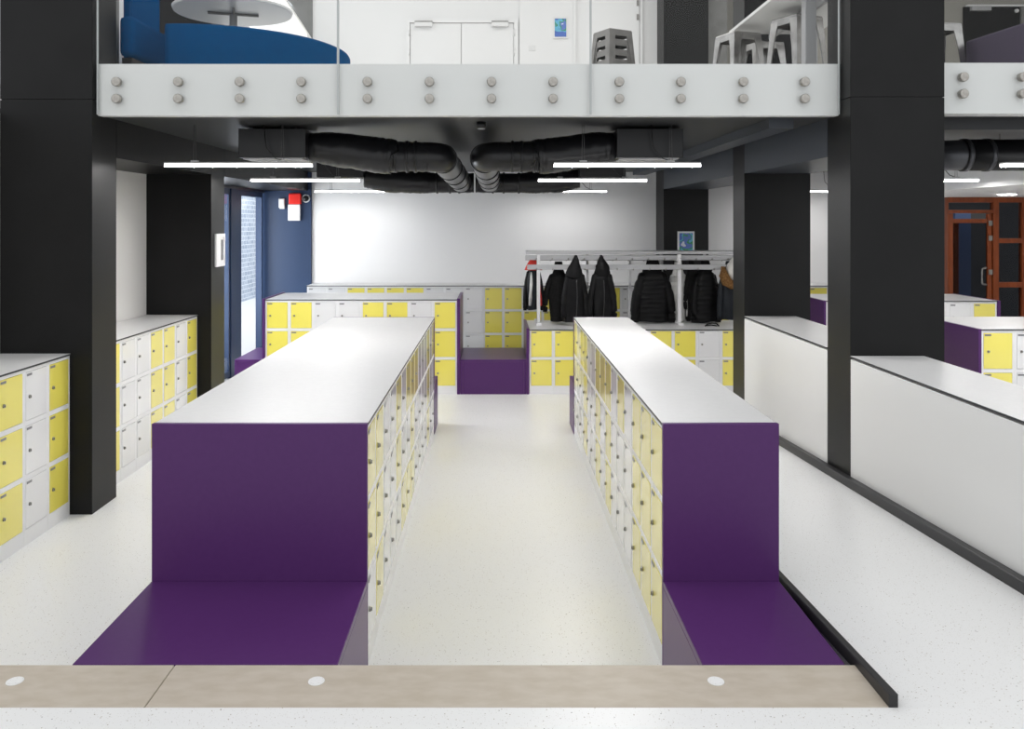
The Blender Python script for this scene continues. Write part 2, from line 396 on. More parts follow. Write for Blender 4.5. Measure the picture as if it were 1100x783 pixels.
# ------------------------------------------------------------------ lockers
PW = 0.300
def frame_mesh(rows, depth, top):
    bm = bmesh.new()
    hw = PW / 2 - 0.0008
    add_box(bm, -hw, hw, 0.016, depth, 0.0, top)
    add_box(bm, -hw, hw, 0.0, 0.016, 0.0, 0.105)
    for s in (-1, 1):
        add_box(bm, min(s * hw, s * 0.131), max(s * hw, s * 0.131), 0.0, 0.016, 0.105, top)
    for k in range(rows):
        z0 = 0.105 + 0.36 * k + 0.327
        add_box(bm, -0.131, 0.131, 0.0, 0.016, z0, top if k == rows - 1 else 0.105 + 0.36 * (k + 1))
    return mesh_of('body', bm, 'frame')
def door_mesh(col):
    bm = bmesh.new()
    add_box(bm, -0.1285, 0.1285, -0.002, 0.013, 0.0025, 0.3245, bev=0.0018)
    return mesh_of('door', bm, col)
bm = bmesh.new()
add_cyl(bm, (0, 0.0, 0), (0, -0.010, 0), 0.0125, 0.011, 16, 0); add_cyl(bm, (0, -0.0101, 0), (0, -0.0115, 0), 0.006, 0.006, 10, 1)
add_box(bm, -0.003, 0.003, -0.0135, -0.009, -0.009, 0.009, 0)
lock_me = mesh_of('lock', bm, ['chrome', 'keyhole'])
bm = bmesh.new(); add_box(bm, -0.029, 0.029, -0.003, 0, -0.008, 0.008)
plate_me = mesh_of('number_plate', bm, 'plate')
body_me = {}
dmesh = {'Y': door_mesh('door_yellow'), 'W': door_mesh('door_white')}
ORD = ['first', 'second', 'third', 'fourth', 'fifth', 'sixth', 'seventh', 'eighth', 'ninth', 'tenth', 'eleventh', 'twelfth', 'thirteenth', 'fourteenth', 'fifteenth', 'sixteenth', 'seventeenth', 'eighteenth']
CN = {'Y': 'yellow', 'W': 'white'}
def combo(cs):
    if len(set(cs)) == 1: return 'all %s doors' % CN[cs[0]]
    return ' over '.join(CN[c] for c in cs) + ' doors'
def tower(x, y, rz, cols, label, group, depth=0.49):
    """cols: door colours from the topmost down"""
    rows = len(cols); key = (rows, depth)
    top = (TOP3 if rows == 3 else TOP2) - 0.0125
    if key not in body_me: body_me[key] = frame_mesh(rows, depth, top)
    t = thing('locker', label, 'locker', (x, y, 0), rz, group)
    link('body', body_me[key], t)
    for i, c in enumerate(reversed(cols)):
        d = link('door', dmesh[c], t, (0, 0, 0.105 + 0.36 * i)); d['label'] = CN[c] + ' locker door'
        link('lock', lock_me, d, (-0.088, -0.002, 0.158))
        link('number_plate', plate_me, d, (-0.091, -0.002, 0.307))
    return t
def rowlabel(i, n, fmt, cs): return fmt.format(ORD[i], combo(cs))

LT = ['YYWWYWYYYWWWYWY', 'YYWWYWWYWWWWYWW', 'WYWWWYYYWWWWYWW']
RT = ['YYYWYWYYYWWYYWY', 'YYYWWWYWYWWYWWW', 'YYYWWWYWYWWYWWW']
for i in range(15):
    cs = [r[i] for r in LT]
    tower(-0.612, 4.052 + PW * (i + .5), PI / 2, cs, rowlabel(i, 15, '{} locker from the concrete step on the wide island, {}', cs), 'aisle lockers of the wide island')
for i in range(15):
    cs = [r[i] for r in RT]
    tower(0.811, 4.052 + PW * (i + .5), -PI / 2, cs, rowlabel(i, 15, '{} locker from the concrete step on the narrow island, {}', cs), 'aisle lockers of the narrow island')
for i, c in enumerate('YWYW'):
    tower(-3.12, 6.19 - PW * (i + .5), PI / 2, [c] * 3, '%s locker from the nearest black column in the wall row before it, %s' % (ORD[i], combo([c] * 3)), 'wall lockers before the first black column')
for i, c in enumerate('YWWYYWY'):
    tower(-3.10, 6.69 + PW * (i + .5), PI / 2, [c] * 3, '%s locker along the wall between the two black columns, %s' % (ORD[i], combo([c] * 3)), 'wall lockers between the black columns')
for i, cs in enumerate(['YYY', 'YYY', 'WWW', 'WWW', 'YYW', 'YWW', 'WWY', 'YYY']):
    tower(-2.868 + PW * (i + .5), 10.55, 0, cs, rowlabel(i, 8, '{} locker from the windows, tall cross row, {}', cs), 'lockers of the tall cross row')
for i, cs in enumerate(['YY', 'YY', 'WW', 'YW', 'WY', 'YY', 'YY', 'WW', 'YY', 'WY']):
    tower(0.440 + PW * (i + .5), 10.55, 0, cs, rowlabel(i, 10, '{} low locker from the purple seat under the coat rack, {}', cs), 'low lockers under the coat rack')
for i, c in enumerate('WWYYYYWWWYYYYYWYWW'):
    tower(-2.862 + PW * (i + .5), 12.87, 0, [c] * 3, '%s locker from the navy wall along the back wall, %s' % (ORD[i], combo([c] * 3)), 'lockers on the back wall')
for i, c in enumerate('YWWYWYWW'):
    tower(3.30 + PW * (i + .5), 12.87, 0, [c] * 3, '%s locker of the back wall row beyond the poster column, %s' % (ORD[i], combo([c] * 3)), 'back wall lockers beyond the poster column')
for i, c in enumerate('YWYWY'):
    tower(4.405 + PW * (i + .5), 7.62, 0, [c] * 3, '%s locker from the purple end, cross row behind the white panels, %s' % (ORD[i], combo([c] * 3)), 'lockers of the near cross row beyond the ramp')
for i, c in enumerate('YWYWWWY'):
    tower(4.085 + PW * (i + .5), 10.37, 0, [c] * 3, '%s locker, cross row before the timber doors, %s' % (ORD[i], combo([c] * 3)), 'lockers of the far cross row beyond the ramp')

# worktops: white face with a dark core edge
def worktop(x0, x1, y0, y1, top, label):
    bm = bmesh.new()
    add_box(bm, x0, x1, y0, y1, top - 0.012, top - 0.0008, 1)
    add_box(bm, x0 + .0015, x1 - .0015, y0 + .0015, y1 - .0015, top - 0.0008, top, 0)
    return tag(obj('worktop', bm, ['laminate', 'core']), label, 'worktop', 'white worktops')
worktop(-1.633, -0.606, 4.051, 8.553, TOP3, 'wide white worktop on the double locker island behind the big purple bench')
worktop(0.805, 1.357, 4.051, 8.553, TOP3, 'narrow white worktop on the single locker island by the ramp')
worktop(-3.636, -3.112, 4.90, 6.192, TOP3, 'white worktop on the wall lockers in front of the nearest column')
worktop(-3.636, -3.092, 6.605, 8.805, TOP3, 'white worktop on the wall lockers between the two black columns')
worktop(-2.866, -0.470, 10.542, 11.545, TOP3, 'white worktop on the tall cross row by the windows')
worktop(0.440, 3.442, 10.542, 11.545, TOP2, 'white worktop on the low lockers carrying the coat rack')
worktop(-2.870, 2.560, 12.86, 13.395, TOP3, 'long white worktop on the back wall lockers')
worktop(3.255, 5.72, 12.86, 13.395, TOP3, 'white worktop on the back wall lockers beyond the poster column')
worktop(4.402, 5.93, 7.612, 8.62, TOP3, 'white worktop on the cross row behind the white panels')
worktop(4.082, 6.19, 10.362, 11.37, TOP3, 'white worktop on the cross row in front of the timber doors')

# purple end panels
def endpanel(x0, x1, y0, y1, z, label):
    return tag(box_obj('end_panel', (x0, x1, y0, y1, 0, z), 'purple', bev=0.003), label, 'end panel', 'purple end panels')
endpanel(-1.635, -0.606, 4.018, 4.048, TOP3 + .003, 'broad purple panel closing the wide island above the big bench')
endpanel(0.805, 1.359, 4.018, 4.048, TOP3 + .003, 'narrow purple panel closing the slim island above the smaller bench')
endpanel(-1.635, -0.606, 8.556, 8.586, TOP3 + .0, 'purple panel on the far end of the wide island')
endpanel(0.805, 1.359, 8.556, 8.586, TOP3 + .0, 'purple panel on the far end of the narrow island')
endpanel(-2.902, -2.870, 10.535, 11.55, TOP3 + .012, 'thin purple panel on the window end of the tall cross row')
endpanel(-0.466, -0.428, 10.535, 11.55, TOP3 + .012, 'tall thin purple panel between the tall cross row and the seat')
endpanel(0.402, 0.436, 10.535, 11.55, TOP2 + .012, 'low thin purple panel between the seat and the coat rack lockers')
endpanel(3.445, 3.475, 10.535, 11.55, TOP2 + .012, 'purple panel on the far end of the coat rack lockers')
endpanel(4.37, 4.40, 7.605, 8.62, TOP3 + .002, 'purple panel beside the wide black column on the near cross row')
endpanel(4.05, 4.08, 10.355, 11.37, TOP3 + .002, 'purple panel seen between the columns on the far cross row')
endpanel(6.19, 6.225, 10.355, 11.37, TOP3 + .002, 'thin purple panel in front of the timber doors')

# plain backs of locker rows
def backpanel(name, b, label, lip=0.0):
    return tag(box_obj(name, b, 'panel', bev=0.002), label, 'panel', 'white back panels')
backpanel('back_panel', (-1.633, -1.615, 4.05, 8.55, 0, TOP3 - .0125), 'white panel on the hidden flank of the wide island')
backpanel('back_panel', (1.336, 1.355, 4.05, 8.55, 0, TOP3 - .0125), 'white panel of the narrow island towards the ramp')
for (y0, y1, l1, l2) in ((3.0, 6.075, 'long white panel beside the ramp in front of the wide black column', 'white worktop on the panel in front of the wide black column'),
                         (6.505, 8.655, 'white panel beside the ramp between the two black columns', 'white worktop on the panel between the two black columns')):
    e = thing('side_cabinet', l1, 'cabinet', (2.57, y0, 0), group='white cabinets beside the ramp')
    L_ = y1 - y0
    bm = bmesh.new(); add_box(bm, 0.0, 0.02, 0, L_, 0, TOP3 - 0.022); obj('front_panel', bm, 'panel', e)
    bm = bmesh.new(); add_box(bm, 0.022, 0.52, 0.002, L_ - .002, 0, TOP3 - 0.013); obj('carcass', bm, 'panel', e)
    bm = bmesh.new(); add_box(bm, -0.004, 0.53, 0, L_, TOP3 - 0.012, TOP3 - .0008, 1); add_box(bm, -0.0025, 0.5285, 0.0015, L_ - .0015, TOP3 - .0008, TOP3 + .001, 0)
    tag(link('worktop', mesh_of('worktop', bm, ['laminate', 'core']), None, (2.57, y0, 0)), l2, 'worktop', 'white worktops')

# benches
def bench(x0, x1, y0, y1, z, label, pre=True):
    e = thing('bench', label, 'bench', ((x0 + x1) / 2, (y0 + y1) / 2, 0), group='purple benches')
    w, d = (x1 - x0) / 2, (y1 - y0) / 2
    box_obj('seat', (-w, w, -d, d, z - 0.03, z), 'purple', e, 0.003)
    for s in (-1, 1):
        box_obj('side_panel', (min(s * w, s * (w - .03)), max(s * w, s * (w - .03)), -d, d, 0, z - 0.0305), 'purple', e, 0.002)
    box_obj('front_panel', (-w + .031, w - .031, -d, -d + .03, 0, z - 0.0305), 'purple', e, 0.002)
    return e
bench(-1.635, -0.606, 3.262, 4.016, 0.4395, 'big purple bench seat at the head of the wide island by the concrete step')
bench(0.805, 1.359, 3.262, 4.016, 0.4395, 'smaller purple bench seat at the head of the narrow island beside the black kerb')
bench(-1.635, -0.606, 8.588, 9.02, 0.51, 'purple bench showing behind the far end of the wide island')
bench(0.805, 1.359, 8.588, 9.02, 0.51, 'purple bench showing behind the far end of the narrow island')
bench(-0.426, 0.400, 10.54, 11.545, 0.435, 'purple seat set between the tall and the low cross rows')
bench(-3.25, -2.905, 10.54, 11.545, 0.435, 'small purple seat beneath the tall windows')

# ------------------------------------------------------------------ coat rack and coats
def ralong(y, px): return (px - 531) * y / FPX
RY, RB = 11.03, 11.44
e = thing('coat_rack', 'grey steel coat rack with hook rails standing on the low lockers', 'coat rack', (1.9, 11.2, TOP2))
X0, X1 = 0.43, 3.42
def L(x, y, z): return (x - 1.9, y - 11.2, z - TOP2)
def rbox(name, x0, x1, y0, y1, z0, z1, m='galv_paint', bev=0.004):
    a = L(x0, y0, z0); b = L(x1, y1, z1)
    return box_obj(name, (a[0], b[0], a[1], b[1], a[2], b[2]), m, e, bev)
M['galv_paint'] = mat('light grey rack paint', (0.42, 0.42, 0.43), 0.35, 0.2)
M['rack_white'] = mat('white rack paint', (0.68, 0.68, 0.69), 0.35)
r1 = rbox('hook_rail', X0, X1, RY - .03, RY - .005, 1.535, 1.60)
r2 = rbox('hook_rail', X0 - .01, X1, RB - .03, RB - .005, 1.635, 1.695)
rbox('shelf', X0 - .01, X1, RY + .02, RB - .04, 1.735, 1.775)
r3 = rbox('hook_rail', X0 - .02, X1, RY + .06, RY + .085, 1.655, 1.72)
for px, y in ((578.5, RY), (730, RY)):
    x = ralong(y, px)
    p = rbox('post', x - .022, x + .022, y - .004, y + .04, TOP2 + .03, 1.735, 'rack_white')
    rbox('foot', x - .035, x + .035, y - .10, RB + .02, TOP2 + .001, TOP2 + .03, 'rack_white')
    rbox('cross_arm', x - .02, x + .02, y + .04, RB - .03, 1.64, 1.69, 'rack_white')
for px in (631, 677, 710.5, 757):
    x = ralong(RB, px)
    rbox('post', x - .018, x + .018, RB - .002, RB + .03, TOP2 + .001, 1.735, 'rack_white')
bmh = bmesh.new()
add_tube(bmh, [(0, 0, 0), (0, -0.03, -0.012), (0, -0.055, -0.008), (0, -0.062, 0.015)], 0.006, 8)
hook_me = mesh_of('hook', bmh, 'chrome')
for rail, y, z in ((r1, RY - .03, 1.535), (r2, RB - .03, 1.635), (r3, RY + .06, 1.66)):
    for k in range(14):
        x = X0 + .12 + k * 0.21
        a = L(x, y, z + .01); link('hook', hook_me, rail, a)

def coat(name, label, x, y, ztop, h, w, dep, m, hood=False, puffer=False, sleeve=0.18, rz=0.0, seed=1, open_front=False, sm=None, sl_len=0.80, fur=False, collar=True):
    """a garment hanging from its collar; origin at the hook point; built downwards"""
    e = thing(name, label, 'jacket', (x, y, ztop), rz, 'jackets on the coat rack')
    rnd = random.Random(seed)
    off = Vector((seed * 3.7, seed * 1.3, 0))
    top = -0.16 if hood else -0.03
    H = h + top
    bm = bmesh.new(); seg, rows = 44, 34
    rings = []
    for j in range(rows + 1):
        t = j / rows
        # half width along the garment: neck, sloping shoulders, chest, hem
        if hood: hw = 0.46 + 0.34 * math.sin(min(1, t / 0.5) * PI / 2) + 0.10 * t
        elif t < 0.06: hw = 0.26 + t * 0.6
        else:
            u = min(1.0, (t - 0.06) / 0.36)
            hw = 0.296 + 0.40 * (1 - (1 - u) ** 2) + 0.10 * max(0.0, t - 0.3)
        hw *= w / 2
        hd = dep / 2 * (0.45 + 0.55 * min(1, t / 0.2)) * (1 - 0.18 * t)
        ring = []
        for k in range(seg):
            a = 2 * PI * k / seg
            ca, sa = math.cos(a), math.sin(a)
            px = math.copysign(abs(ca) ** 0.8, ca) * hw
            py = math.copysign(abs(sa) ** 0.8, sa) * hd
            n = noise.noise(Vector((px * 9, sa * 1.6, t * 2.0)) + off)
            fold = 0.042 * n * (0.3 + t)
            if puffer: fold = 0.024 * abs(math.sin((t * H + 0.012 * ca) / 0.062 * PI)) ** 0.7 + 0.018 * n
            px += ca * fold; py += sa * fold
            zz = top - t * H + 0.018 * noise.noise(Vector((px * 6, sa, seed))) * (t ** 3)
            ring.append(bm.verts.new((px, py, zz)))
        rings.append(ring)
    for j in range(rows):
        for k in range(seg):
            f = bm.faces.new((rings[j][k], rings[j][(k + 1) % seg], rings[j + 1][(k + 1) % seg], rings[j + 1][k])); f.smooth = True
    bm.faces.new(rings[0][::-1]); bm.faces.new(rings[-1])
    obj('torso', bm, m, e)
    for s in (-1, 1):
        bm = bmesh.new(); n = 16; pts = []; rad = []
        ln = sl_len * H
        for j in range(n + 1):
            t = j / n
            px = s * (w / 2) * ((0.46 if hood else 0.40) + ((0.40 if hood else 0.46) + sleeve) * math.sin(min(1, t * 1.1) * PI / 2) ** (0.9 if not hood else 1.2))
            pz = top - (0.17 if not hood else 0.10) * H - ln * t
            py = -0.01 - 0.03 * t + 0.012 * noise.noise(Vector((t * 4, s, seed)))
            pts.append((px, py, pz))
            r = w * (0.125 + 0.035 * math.sin(min(1, t * 2) * PI / 2) - 0.055 * t) * (0.55 if t == 0 else 1)
            if puffer: r += 0.007 * abs(math.sin(t * ln / 0.06 * PI))
            rad.append(r)
        rad[0] *= 0.6
        add_tube(bm, pts, rad, 18, ripple=0.10)
        sv = obj('sleeve', bm, sm or m, e)
        bm = bmesh.new(); add_tube(bm, [pts[-1], (pts[-1][0], pts[-1][1], pts[-1][2] - 0.03)], [rad[-1] * .92, rad[-1] * .86], 16); obj('cuff', bm, 'wool', sv)
    if hood:
        bm = bmesh.new(); n = 12; pts, rad = [], []
        for j in range(n + 1):
            t = j / n
            pts.append((0.012 * math.sin(t * 3 + seed), -0.03 - 0.03 * math.sin(t * PI), -0.002 - t * 0.27))
            rad.append(0.014 + (w * 0.265) * math.sin(min(1.0, t) * PI / 2) ** 1.05 + 0.012 * math.sin(t * 7 + seed) * t)
        add_tube(bm, pts, rad, 24, ripple=0.16)
        for v in bm.verts: v.co.y *= 0.62
        hd_ = obj('hood', bm, m, e)
        bm = bmesh.new(); add_tube(bm, [(-.012, -.045, -.01), (-.014, -.05, -.045), (0, -.052, -.07), (.014, -.05, -.045), (.012, -.045, -.01)], 0.004, 8); obj('hanging_loop', bm, 'zip', hd_)
    elif collar:
        bm = bmesh.new(); add_tube(bm, [(0, 0, 0.0), (0, 0, -0.03), (0, 0, -0.09)], [w * .15, w * .17, w * .19], 24, ripple=0.1)
        for v in bm.verts: v.co.y *= 0.6
        obj('collar', bm, m, e)
    if fur:
        bm = bmesh.new()
        add_tube(bm, [(-0.10, -0.08, -0.10), (-0.11, -0.10, -0.2), (-0.07, -0.13, -0.29), (0.0, -0.15, -0.34), (0.06, -0.13, -0.36)], [0.03, 0.055, 0.06, 0.05, 0.03], 20, ripple=0.35)
        obj('fur_trim', bm, 'fur', e)
    if open_front:
        bm = bmesh.new(); n = 14
        pts = [(0.02 * w + 0.015 * math.sin(i / n * 3), -(dep / 2 * (0.45 + 0.55 * min(1, i / n / .2)) * (1 - .18 * i / n)) - 0.010, top - 0.1 * H - 0.82 * H * i / n) for i in range(n + 1)]
        add_tube(bm, pts, 0.0045, 8); obj('zip', bm, 'zip', e)
    return e
def cx(px, y): return (px - 531) * y / FPX
def cz(py, y): return CAM_H - (py - 239) * y / FPX
yf = RY - 0.12; ym = RY + 0.20
def put(px0, px1, py0, py1, y, **k):
    w = (px1 - px0) * y / FPX; z = cz(py0, y); h = z - max(cz(py1, y), TOP2 + 0.012)
    sl = k.get('sleeve', 0.18)
    tot = 2 * (0.84 + sl) / 2 + 0.2
    return dict(x=cx((px0 + px1) / 2, y), y=y, ztop=z, h=h, w=w / max(1.0, tot), dep=k.pop('dep', 0.17), **k)
coat('jacket', 'red and black jacket hanging at the open end of the coat rack', **put(562, 584, 279, 332, ym, m='navy_cloth', sm='nylon', sleeve=0.05, seed=3, dep=0.22))
coat('jacket', 'black jacket with one sleeve sticking out, next to the red and black one', **put(583, 617, 281, 345, ym, m='wool', sleeve=0.25, seed=5, sl_len=0.62))
coat('jacket', 'black hooded coat with hanging loop in front of the black jacket', **put(603, 632, 274, 346, yf, m='nylon', hood=True, sleeve=0.02, seed=8, open_front=True))
coat('jacket', 'pointed black hooded coat with a zip, hanging alone over the rails', **put(631, 662, 274, 345, yf, m='nylon', hood=True, sleeve=0.05, seed=11, open_front=True))
coat('jacket', 'wide black puffer jacket with both sleeves hanging, behind the front rail', **put(678, 724, 279, 345, ym, m='nylon', puffer=True, sleeve=0.12, seed=13, dep=0.2))
coat('jacket', 'pale grey jacket peeping out between two black puffer jackets', **put(716, 741, 281, 344, RB - 0.1, m='pale_cloth', sleeve=-0.02, seed=17, dep=0.13))
coat('jacket', 'slim black jacket squeezed behind the quilted puffer', **put(734, 752, 280, 343, RB - 0.14, m='wool', sleeve=0.0, seed=19, dep=0.15, sl_len=0.6))
coat('jacket', 'quilted black puffer jacket with fine horizontal ribs', **put(742, 773, 280, 345, ym, m='nylon', puffer=True, sleeve=-0.02, seed=23, dep=0.24))
cc = coat('jacket', 'dark parka with cream hood and brown fur trim by the black column', **put(770, 797, 278, 343, yf + 0.12, m='navy_cloth', sleeve=0.0, seed=29, fur=True, collar=False))
bm = bmesh.new()
add_tube(bm, [(0.05, -.02, 0.02), (0.045, -.03, -0.07), (0.03, -.04, -0.17), (0.0, -.05, -0.27)], [0.02, 0.075, 0.10, 0.07], 22, ripple=0.15)
hd = obj('hood', bm, 'cream_cloth', cc); hd['label'] = 'cream hood lining'
# red yoke and stripes of the first jacket
first = [o for o in C.objects if o.get('label', '').startswith('red and black')][0]
bm = bmesh.new()
add_tube(bm, [(0, 0, 0.012), (0, -.0, -0.04), (0, -.0, -0.10), (0, -.0, -0.135)], [0.035, 0.075, 0.105, 0.118], 24, ripple=0.08)
y_ = obj('yoke', bm, 'red_cloth', first); y_['label'] = 'red yoke'
for xs, m_ in ((0.055, 'red_cloth'), (-0.03, 'pale_cloth')):
    bm = bmesh.new(); add_tube(bm, [(xs, -0.105, -0.16), (xs * 1.2, -0.118, -0.32), (xs * 1.5, -0.115, -0.50), (xs * 1.7, -0.10, -0.60)], [0.014, 0.02, 0.022, 0.018], 12, ripple=0.2)
    s_ = obj('stripe', bm, m_, first)
# bag strap lying on the low lockers
bm = bmesh.new()
add_tube(bm, [(-0.08, 0, 0.008), (-0.05, -.02, 0.035), (0.0, -.03, 0.05), (0.06, -.02, 0.045), (0.1, 0.01, 0.008)], 0.009, 10)
add_tube(bm, [(-0.07, 0.03, 0.008), (0.0, .0, 0.02), (0.08, .03, 0.008)], 0.008, 10)
tag(obj('bag_strap', bm, 'nylon', loc=(cx(764, 10.82), 10.82, TOP2 + 0.001)), 'black strap lying on the worktop under the quilted puffer', 'strap')

# ------------------------------------------------------------------ pendant lights
def pendant(x0, y, z, label):
    e = thing('pendant_light', label, 'pendant light', (x0 + .6, y, z), group='linear pendant lights')
    bm = bmesh.new(); add_box(bm, -0.6, 0.6, -0.042, 0.042, 0.013, 0.027, bev=0.003); obj('housing', bm, 'lampbody', e)
    bm = bmesh.new()
    for f in add_box(bm, -0.6, 0.6, -0.030, 0.030, -0.008, 0.0125, 1):
        if all(v.co.z < 0 for v in f.verts): f.material_index = 0
    obj('diffuser', bm, ['lamp' if y < 12 else 'lamp_far', 'lamp_side'], e)
    for x in (-0.36, 0.36):
        bm = bmesh.new()
        for dx in (-0.012, 0.012): add_cyl(bm, (x + dx, 0, 0.030), (x + dx * .4, 0, SOF - z - 0.0015), 0.0022, seg=6)
        obj('suspension_wire', bm, 'wire', e)
        bm = bmesh.new(); add_box(bm, x - .03, x + .03, -.015, .015, 0.0302, 0.042); obj('clip', bm, 'lampbody', e)
    bm = bmesh.new()
    add_tube(bm, [(0.36, 0.02, 0.04), (0.30, .02, 0.06), (0.22, .02, 0.15), (0.20, 0.02, SOF - z - 0.002)], 0.004, 6); obj('cable', bm, 'keyhole', e)
ZL = 2.617
for y, w in ((6.92, 'nearest'), (9.36, 'middle'), (12.70, 'farthest')):
    where = {6.92: 'just behind the gallery edge', 9.36: 'in the middle of the ceiling', 12.70: 'close to the white back wall'}[y]
    pendant(-2.70, y, ZL, 'linear pendant light on the window side, %s' % where)
    pendant(0.49, y, ZL, 'linear pendant light above the coat rack side, %s' % where)
    pendant(4.17, y, ZL, 'linear pendant light in the bay of timber doors, %s' % where)

# ------------------------------------------------------------------ ventilation ducts
def smooth(pts, n=10):
    pts = [Vector(p) for p in pts]; out = []
    P = [pts[0]] + pts + [pts[-1]]
    for i in range(1, len(P) - 2):
        for k in range(n):
            t = k / n; a, b, c, d = P[i - 1], P[i], P[i + 1], P[i + 2]
            out.append(0.5 * ((2 * b) + (c - a) * t + (2 * a - 5 * b + 4 * c - d) * t * t + (3 * b - a - 3 * c + d) * t ** 3))
    out.append(pts[-1]); return out
def lerp_r(rs, n):
    out = []
    for i in range(n):
        t = i / (n - 1) * (len(rs) - 1); k = min(int(t), len(rs) - 2); out.append(rs[k] + (rs[k + 1] - rs[k]) * (t - k))
    return out
def duct_net(label, plen_x, hose, rear_hose, elbow, run):
    e = thing('ventilation_duct', label, 'duct', ((plen_x[0] + plen_x[1]) / 2, 7.0, 2.69))
    ox, oy, oz = e.location
    def q(p): return (p[0] - ox, p[1] - oy, p[2] - oz)
    for y0 in (7.0, 10.08):
        pl = box_obj('plenum_box', (plen_x[0] - ox, plen_x[1] - ox, y0 - oy, y0 + .5 - oy, 0.0, 0.24), 'duct', e, 0.004)
        bm = bmesh.new(); add_box(bm, plen_x[0] + .03 - ox, plen_x[1] - .03 - ox, y0 + .03 - oy, y0 + .47 - oy, -0.012, -0.0005)
        obj('grille', bm, 'grille', pl)
        bm = bmesh.new()
        for xx in (plen_x[0] + .1, plen_x[1] - .1): add_cyl(bm, q((xx, y0 + .1, 2.93)), q((xx, y0 + .1, SOF - 0.001)), 0.004, seg=6)
        obj('hanger_rod', bm, 'wire', pl)
    for hs in (hose, rear_hose):
        pts = smooth([p[:3] for p in hs], 12); rad = lerp_r([p[3] for p in hs], len(pts))
        bm = bmesh.new(); add_tube(bm, [q(p) for p in pts], rad, 28, ripple=0.07); obj('flexible_hose', bm, 'duct', e)
    pts = smooth(elbow, 12)
    bm = bmesh.new(); add_tube(bm, [q(p) for p in pts], 0.125, 28); el = obj('elbow', bm, 'duct', e)
    bm = bmesh.new(); add_tube(bm, [q(p) for p in smooth(run, 8)], 0.122, 28); rn = obj('round_pipe', bm, 'duct_grey', e)
    r0, r1 = Vector(run[0]), Vector(run[-1]); dr = (r1 - r0).normalized()
    for t in (0.0, 0.28, 0.52, 0.76, 0.97):
        p = r0.lerp(r1, t); bm = bmesh.new(); add_cyl(bm, q(p - dr * .015), q(p + dr * .015), 0.129, seg=28); obj('clamp_ring', bm, 'duct', rn)
    for hs in (hose, rear_hose):
        a, b = Vector(hs[-2][:3]), Vector(hs[-1][:3]); d = (b - a).normalized()
        for t in (0.0, 0.35, 0.6):
            p = a.lerp(b, t); bm = bmesh.new(); add_cyl(bm, q(p - d * .012), q(p + d * .012), hs[-1][3] + 0.012, seg=28); obj('clamp_ring', bm, 'duct', e)
zr = 2.635
duct_net('black ventilation duct with boxes on the window side of the ceiling', (-2.127, -1.57),
         [(-1.58, 7.22, 2.795, .12), (-1.35, 7.21, 2.775, .145), (-1.0, 7.2, 2.725, .152), (-0.88, 7.2, 2.715, .150), (-0.84, 7.2, 2.713, .128), (-0.56, 7.2, 2.712, .125)],
         [(-1.58, 10.33, 2.70, .12), (-1.3, 10.33, 2.665, .145), (-0.9, 10.33, 2.645, .14), (-0.7, 10.33, zr, .12), (-0.25, 10.33, zr, .12)],
         [(-0.62, 7.2, 2.712), (-0.545, 7.205, 2.712), (-0.475, 7.26, 2.708), (-0.450, 7.36, 2.705)],
         [(-0.450, 7.34, 2.705), (-0.43, 8.8, 2.672), (-0.40, 10.28, zr)])
duct_net('black ventilation duct with boxes on the coat rack side of the ceiling', (1.02, 1.57),
         [(1.03, 7.22, 2.795, .12), (0.85, 7.21, 2.775, .145), (0.5, 7.2, 2.722, .150), (0.38, 7.2, 2.715, .150), (0.34, 7.2, 2.713, .128), (0.03, 7.2, 2.715, .125)],
         [(1.03, 10.33, 2.70, .12), (0.8, 10.33, 2.665, .145), (0.5, 10.33, 2.645, .14), (0.3, 10.33, zr, .12), (-0.23, 10.33, zr, .12)],
         [(0.09, 7.2, 2.715), (0.015, 7.205, 2.715), (-0.055, 7.26, 2.712), (-0.085, 7.36, 2.708)],
         [(-0.085, 7.34, 2.708), (-0.075, 8.8, 2.672), (-0.055, 10.28, zr)])
e = thing('ventilation_duct', 'large black duct with an elbow in the bay beyond the wide column', 'duct', (5.0, 7.5, 2.75))
bm = bmesh.new(); add_tube(bm, [(-0.85, 0, -.0), (0.0, 0, 0), (1.9, 0, 0)], 0.14, 32); p = obj('round_pipe', bm, 'duct', e)
bm = bmesh.new(); add_tube(bm, [Vector(v) for v in smooth([(-0.80, 0, 0), (-0.93, 0.02, 0), (-1.02, 0.12, 0), (-1.05, 0.3, 0), (-1.05, 1.6, 0)], 10)], 0.135, 32); obj('elbow', bm, 'duct_grey', e)
for x in (-0.82, -0.62): 
    bm = bmesh.new(); add_cyl(bm, (x - .02, 0, 0), (x + .02, 0, 0), 0.147, seg=32); obj('clamp_ring', bm, 'duct_grey', p)
bm = bmesh.new()
for x in (-.5, .6): add_cyl(bm, (x, 0, 0.13), (x, 0, SOF - 2.751), 0.004, seg=6)
obj('hanger_rod', bm, 'wire', e)
e = thing('smoke_detector', 'small black detector under the dark ceiling between the ducts', 'detector', (cx(517, 6.75), 6.75, SOF))
bm = bmesh.new(); add_cyl(bm, (0, 0, 0), (0, 0, -0.05), 0.04, 0.038, 24); obj('housing', bm, 'duct', e)
bm = bmesh.new(); add_cyl(bm, (0, 0, -0.05), (0, 0, -0.058), 0.03, 0.028, 24); obj('lens', bm, 'grille', e)

